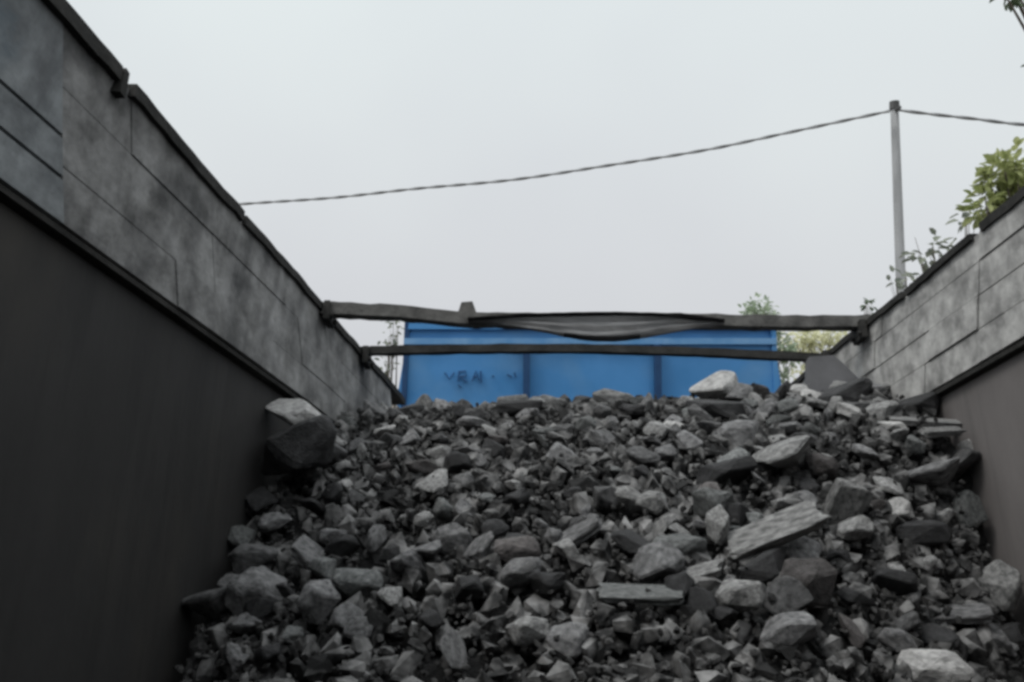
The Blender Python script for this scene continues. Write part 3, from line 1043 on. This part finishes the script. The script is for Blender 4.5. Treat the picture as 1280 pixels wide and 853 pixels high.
# ------------------------------------------------------------------ blue truck behind
TY = 5.78
xl, xr = at(496, 450, TY).x, at(979, 450, TY).x
zt = at(700, 404, TY).z
zb = zt - 2.0
xm = (xl + xr) / 2
blue = empty('blue_truck', (xm, TY, 0))
tag(blue, 'blue tipper truck parked behind the coal bed with its three panel tailgate towards us', 'truck')
hw = (xr - xl) / 2


def bx(name, x0, x1, y0, y1, z0, z1, m, parent=blue, bevel=0.006):
    bm = bmesh.new()
    add_box(bm, x0, x1, y0, y1, z0, z1)
    return to_obj(name, bm, m, parent, bevel=bevel)


bm = bmesh.new()
NXG, NZG = 48, 24
fr = [[None] * (NZG + 1) for _ in range(NXG + 1)]
bk = [[None] * (NZG + 1) for _ in range(NXG + 1)]
for i in range(NXG + 1):
    for j in range(NZG + 1):
        x_, z_ = lerp(-hw + 0.018, hw - 0.018, i / NXG), lerp(zb, zt - 0.045, j / NZG)
        dent = 0.012 * noise.noise(Vector((x_ * 2.5, z_ * 3, 3.3))) + 0.006 * noise.noise(Vector((x_ * 7, z_ * 7, 1.3)))
        fr[i][j] = bm.verts.new((x_, dent, z_))
        bk[i][j] = bm.verts.new((x_, dent + 0.03, z_))
for i in range(NXG):
    for j in range(NZG):
        bm.faces.new((fr[i][j], fr[i + 1][j], fr[i + 1][j + 1], fr[i][j + 1]))
        bm.faces.new((bk[i][j], bk[i][j + 1], bk[i + 1][j + 1], bk[i + 1][j]))
gate = to_obj('tailgate', bm, M['blue'], blue, smooth=True)
bx('top_rail', -hw + 0.02, hw - 0.02, -0.035, 0.05, zt - 0.043, zt, M['blue'])
zr = at(700, 427, TY).z
bx('cross_rail', -hw + 0.05, hw - 0.05, -0.03, -0.013, zr - 0.02, zr + 0.02, M['blue_pale'], gate, 0.004)  # pale rail stands in for a band of reflected light
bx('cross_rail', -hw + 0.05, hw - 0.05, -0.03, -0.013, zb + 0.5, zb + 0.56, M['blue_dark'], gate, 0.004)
for u in (658, 821):
    x_ = at(u, 450, TY).x - xm
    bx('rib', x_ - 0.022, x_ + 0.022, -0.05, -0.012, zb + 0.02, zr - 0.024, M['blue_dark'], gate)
for sx in (-1, 1):
    a, b = sorted((sx * (hw - 0.022), sx * (hw + 0.012)))
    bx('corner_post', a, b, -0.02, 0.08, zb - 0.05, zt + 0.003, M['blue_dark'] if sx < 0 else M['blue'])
# hand painted letters, too worn to read
bm = bmesh.new()


def stroke(pts, w=0.012):
    pp = [at(u, v, TY) - Vector((xm, TY, 0)) for u, v in pts]
    pp = [Vector((p.x, -0.018, p.z)) for p in pp]
    add_tube(bm, pp, w, 6)


for pts in ([(556, 466), (562, 474), (568, 466)], [(574, 464), (573, 477)], [(574, 465), (582, 464), (583, 470), (575, 471)],
            [(575, 471), (584, 478)], [(602, 479), (601, 464)], [(590, 477), (595, 464), (599, 476)],
            [(573, 481), (577, 485)], [(615, 470), (618, 471)], [(596, 471), (591, 471)], [(634, 468), (640, 472)], [(643, 466), (645, 472)]):
    stroke(pts, 0.006)
to_obj('lettering', bm, M['mark'], gate)
# the tailgate leans in towards its top at both ends
z_k = at(700, 497, TY).z
for o_ in [c for c in blue.children]:
    for v_ in o_.data.vertices:
        k_ = min(1.0, max(0.0, (v_.co.z - z_k) / (zt - z_k)))
        v_.co.x *= 1.0 + lerp(0.012, -0.05, k_)
for sx in (-1, 1):
    a, b = sorted((sx * (hw - 0.135), sx * (hw - 0.095)))
    bx('side_wall', a, b, 0.085, 4.4, zb, zt - 0.004, M['blue'])
    for y in (0.9, 1.8, 2.7, 3.6):
        a, b = sorted((sx * (hw - 0.093), sx * (hw - 0.03)))
        bx('rib', a, b, y - 0.05, y + 0.05, zb, zt - 0.01, M['blue_dark'])
bx('bed_floor', -hw + 0.1, hw - 0.1, 0.09, 4.4, zb - 0.07, zb - 0.003, M['blue_dark'])
bx('headboard', -hw + 0.11, hw - 0.11, 4.405, 4.46, zb - 0.05, zt - 0.08, M['blue'])
bm = bmesh.new()
add_box(bm, -0.45, -0.33, 0.0, 6.8, 0.82, zb - 0.075)
add_box(bm, 0.33, 0.45, 0.0, 6.8, 0.82, zb - 0.075)
to_obj('chassis_frame', bm, M['steel_black'], blue)
for y in (1.0, 2.3, 5.6):
    for x in (-1.02, 1.02):
        make_wheel(blue, x, y)
bm = bmesh.new()
add_hexa(bm, [(-1.1, 4.7, 0.8), (1.1, 4.7, 0.8), (1.1, 6.7, 0.8), (-1.1, 6.7, 0.8), (-1.05, 4.7, zt - 0.5), (1.05, 4.7, zt - 0.5), (1.05, 6.35, zt - 0.5), (-1.05, 6.35, zt - 0.5)])
cab = to_obj('cab', bm, M['blue'], blue, bevel=0.05)
bx('window', -0.5, 0.5, 4.685, 4.697, 1.9, 2.45, M['glass'], cab, 0.0)

# ------------------------------------------------------------------ poles and the twisted overhead cable
def pole(u, v_top, depth, r_top, r_base, label, lean=0.0):
    t_ = at(u, v_top, depth)
    root = empty('utility_pole', (t_.x + lean, t_.y, 0))
    tag(root, label, 'utility pole', 'poles that carry the overhead cable')
    bm = bmesh.new()
    n = 16
    add_tube(bm, [(-lean * k / n, 0, t_.z * k / n) for k in range(n + 1)], [lerp(r_base, r_top, k / n) for k in range(n + 1)], 14)
    to_obj('shaft', bm, M['concrete'], root, smooth=True)
    bm = bmesh.new()
    add_tube(bm, [(-lean, 0, t_.z - 0.10), (-lean, 0, t_.z + 0.06)], [r_top * 1.25, r_top * 1.2], 12)
    to_obj('cap', bm, M['iron'], root)
    bm = bmesh.new()
    add_tube(bm, [(-lean, -r_top, t_.z - 0.14), (-lean, -r_top - 0.16, t_.z - 0.13)], 0.035, 8)
    to_obj('cable_bracket', bm, M['iron'], root)
    return t_ + Vector((0, -r_top - 0.13, -0.13))


PD = 17.0
a_mid = pole(1118, 131, PD, 0.078, 0.118, 'slim grey concrete utility pole standing beyond the right side of the truck bed', 0.10)


def cable(pixels, d0, d1, label):
    us = [p[0] for p in pixels]
    ctrl = [at(u, v, lerp(d0, d1, (u - us[0]) / (us[-1] - us[0]))) for u, v in pixels]
    pts = []
    for i in range(len(ctrl) - 1):
        p0, p1, p2, p3 = ctrl[max(0, i - 1)], ctrl[i], ctrl[i + 1], ctrl[min(len(ctrl) - 1, i + 2)]
        for k in range(60):
            t_ = k / 60
            pts.append(Vector([catmull(p0[c], p1[c], p2[c], p3[c], t_) for c in range(3)]))
    pts.append(ctrl[-1])
    root = empty('overhead_cable', ctrl[0])
    tag(root, label, 'cable', 'overhead cable spans')
    dist = 0
    lines = ([], [])
    prev = pts[0]
    for p in pts:
        dist += (p - prev).length
        prev = p
        ph = dist * 2 * math.pi / 0.95
        for s_, ln in ((0, lines[0]), (math.pi, lines[1])):
            ln.append(p - ctrl[0] + Vector((0, math.cos(ph + s_), math.sin(ph + s_))) * 0.014)
    for ln in lines:
        bm = bmesh.new()
        add_tube(bm, ln, 0.021, 6)
        to_obj('cable_strand', bm, M['wire'], root, smooth=True)


left_px = (205, 262)
cable([left_px, (320, 254), (420, 247), (520, 236), (640, 225), (760, 207), (880, 188), (985, 166), (1060, 150), (1112, 139)], 21.0, PD - 0.2,
      'long twisted overhead cable sagging from the pole to the left side of the truck bed')
cable([(1124, 138), (1165, 143), (1220, 149), (1280, 156), (1380, 160), (1500, 158)], PD - 0.2, 16.0, 'short stretch of twisted cable running right from the pole past the leaves')
pole(200, 258, 21.0, 0.08, 0.12, 'concrete utility pole hidden behind the left side of the truck bed')
pole(1505, 152, 16.0, 0.08, 0.12, 'concrete utility pole standing off beyond the right of the view')

# ------------------------------------------------------------------ trees and shrubs
def add_leaf(V, Fc, p, d, up, ln, wd, rnd):
    d = d.normalized()
    sdv = d.cross(up)
    if sdv.length < 1e-3:
        sdv = d.cross(Vector((1, 0, 0)))
    sdv.normalize()
    nrm = sdv.cross(d).normalized()
    k = len(V)
    fold = wd * 0.25
    V += [p, p + d * ln * 0.35 + sdv * wd * 0.5 + nrm * fold, p + d * ln * 0.75 + sdv * wd * 0.36 + nrm * fold * 0.6, p + d * ln - nrm * fold * 0.5,
          p + d * ln * 0.75 - sdv * wd * 0.36 + nrm * fold * 0.6, p + d * ln * 0.35 - sdv * wd * 0.5 + nrm * fold, p + d * ln * 0.45]
    Fc += [(k, k + 1, k + 6), (k + 1, k + 2, k + 6), (k + 2, k + 3, k + 6), (k + 3, k + 4, k + 6), (k + 4, k + 5, k + 6), (k + 5, k, k + 6)]


def tree(name, base, tips, label, cat, leaf_m, leaf_len, leaf_n, spread, trunk_r, seed, group=None, wide=0.55, fork=None):
    """Trunk with limbs out to each tip; leaves in sprays round the tips (world points)."""
    rnd = random.Random(seed)
    base = Vector(base)
    root = empty(name, base)
    tag(root, label, cat, group)
    tips = [Vector(t) - base for t in tips]
    cen = sum(tips, Vector()) / len(tips)
    fork = Vector((cen.x * 0.35, cen.y * 0.35, min(t.z for t in tips) * 0.62)) if fork is None else Vector(fork) - base
    bm = bmesh.new()
    k1 = fork * 0.5 + Vector((rnd.uniform(-.08, .08), rnd.uniform(-.08, .08), 0))
    add_tube(bm, [(0, 0, -0.05), (0, 0, 0.15), k1, fork], [trunk_r * 1.3, trunk_r, trunk_r * 0.85, trunk_r * 0.65], 9)
    V, Fc = [], []
    for t in tips:
        mid = fork.lerp(t, 0.55) + Vector((rnd.uniform(-1, 1), rnd.uniform(-1, 1), rnd.uniform(0, 1))) * spread * 0.4
        add_tube(bm, [fork, mid, t], [trunk_r * 0.5, trunk_r * 0.28, trunk_r * 0.07], 6)
        for q in range(3):
            e = t + Vector((rnd.gauss(0, 1), rnd.gauss(0, 1), rnd.gauss(0, 0.8))) * spread * 0.6
            add_tube(bm, [mid.lerp(t, 0.4), e], [trunk_r * 0.14, trunk_r * 0.04], 5)
        for _ in range(leaf_n):
            o_ = Vector((rnd.gauss(0, 1), rnd.gauss(0, 1), rnd.gauss(0, 0.75)))
            if o_.length > 2.1:
                continue
            p = t + o_ * spread * 0.5
            d = (o_.normalized() + Vector((rnd.gauss(0, .6), rnd.gauss(0, .6), rnd.gauss(-0.15, .5))))
            ln = leaf_len * rnd.uniform(0.7, 1.25)
            add_leaf(V, Fc, p, d, Vector((rnd.gauss(0, .4), rnd.gauss(0, .4), 1)), ln, ln * wide, rnd)
    to_obj('trunk', bm, M['bark'], root, smooth=True)
    me = bpy.data.meshes.new('crown')
    me.from_pydata([tuple(v) for v in V], [], Fc)
    link('crown', me, leaf_m, root)
    return root


# bright shrub over the right side
SD = 4.3
tips = [at(u, v, SD + d) for u, v, d in ((1256, 212, 0), (1282, 224, .15), (1244, 238, .1), (1232, 258, 0), (1246, 225, .1), (1270, 203, .1), (1284, 260, .1), (1266, 252, .2), (1252, 272, .1), (1300, 235, .2), (1310, 280, 0),
                                          (1340, 250, .3), (1350, 300, .2), (1290, 310, .4), (1400, 300, .3), (1380, 350, .2), (1320, 370, .4))]
b = at(1330, 300, SD + 0.3)
tree('leafy_shrub', (b.x, b.y, 0), tips, 'bright yellow green shrub rising above the right side boards', 'shrub', M['leaf_bright'], 0.06, 80, 0.085, 0.05, 5, 'shrubs along the right side')
# dusty twigs further along
SD = 5.3
tips = [at(u, v, SD + d) for u, v, d in ((1166, 306, 0), (1180, 318, .1), (1156, 322, .05), (1190, 335, .1), (1176, 345, .2), (1215, 330, .2), (1230, 360, .3), (1208, 272, .0))]
b = at(1215, 400, SD + 0.3)
tree('dusty_shrub', (b.x, b.y, 0), tips, 'small dusty grey green shrub peeping over the boards right of the pole', 'shrub', M['leaf_dusty'], 0.075, 16, 0.085, 0.035, 9, 'shrubs along the right side')
SD = 6.4
tips = [at(u, v, SD + d) for u, v, d in ((1120, 352, 0), (1132, 346, .1), (1144, 352, .1), (1138, 366, .2), (1165, 372, .2))]
b = at(1160, 420, SD + 0.3)
tree('dusty_shrub', (b.x, b.y, 0), tips, 'low dusty sprig at the foot of the pole above the boards', 'shrub', M['leaf_dusty'], 0.08, 9, 0.075, 0.03, 12, 'shrubs along the right side')
SD = 7.0
tips = [at(u, v, SD + d) for u, v, d in ((1082, 380, 0), (1087, 382, .1), (1092, 392, .1))]
b = at(1100, 420, SD + 0.2)
tree('dusty_shrub', (b.x, b.y, 0), tips, 'tiny dark sprig over the right end of the nearer bar', 'shrub', M['leaf_dark'], 0.06, 8, 0.04, 0.025, 14, 'shrubs along the right side')
# tree whose leaves hang into the top right corner
SD = 5.0
tips = [at(u, v, SD + d) for u, v, d in ((1266, -10, 0), (1284, -8, .1), (1297, 84, .1), (1312, -30, .3), (1320, 60, .2), (1350, -60, .3), (1360, 20, .5), (1400, 90, .4),
                                          (1430, -40, .6), (1460, 60, .3), (1420, 150, .8), (1500, 120, .7), (1520, 0, .5), (1290, -60, .2))]
b = at(1560, 300, 6.2)
tree('overhanging_tree', (b.x, b.y, 0), tips, 'tree whose dark leaf tips hang into the top right corner of the sky', 'tree', M['leaf_dark'], 0.07, 18, 0.06, 0.12, 18, 'trees around the yard')
# far trees and scrub beyond the blue truck, haze mixed into pale leaf colours
SD = 15.0
tips = [at(u, v, SD + d) for u, v, d in ((950, 386, 0), (940, 394, .3), (960, 398, .3), (948, 410, 0), (966, 415, .4), (975, 432, .2), (958, 438, .6), (985, 445, .5), (935, 430, .5), (970, 470, .3))]
b = at(958, 484, SD + 0.3)
tree('slender_tree', (b.x, b.y, 0), tips, 'slender grey green tree rising behind the right end of the blue tailgate', 'tree', M['leaf_far'], 0.10, 130, 0.22, 0.07, 23, 'trees around the yard')
SD = 19.0
tips = [at(u, v, SD + d) for u, v, d in ((992, 424, 0), (1006, 420, .3), (1022, 418, 0), (1038, 420, .3), (1052, 424, 0), (1000, 440, .5), (1020, 440, .3), (1045, 445, .3), (1070, 430, .3), (1090, 440, .3),
                                         (1012, 432, 0), (1060, 470, .3), (1000, 465, 0), (1030, 470, .3))]
b = at(1035, 500, SD + 0.3)
tree('hazed_bush', (b.x, b.y, 0), tips, 'pale yellow bush with haze in its colour seen between the two bars at right', 'bush', M['leaf_hazed'], 0.12, 110, 0.30, 0.06, 29)
SD = 12.0
tips = [at(u, v, SD + d) for u, v, d in ((492, 402, 0), (497, 412, .2), (486, 422, .1), (490, 436, .2), (484, 452, .3), (478, 468, .1))]
b = at(489, 484, SD + 0.1)
tree('thin_sapling', (b.x, b.y, 0), tips, 'thin dusty sapling at the left edge of the blue tailgate', 'tree', M['leaf_dusty'], 0.09, 16, 0.13, 0.04, 31, 'trees around the yard')
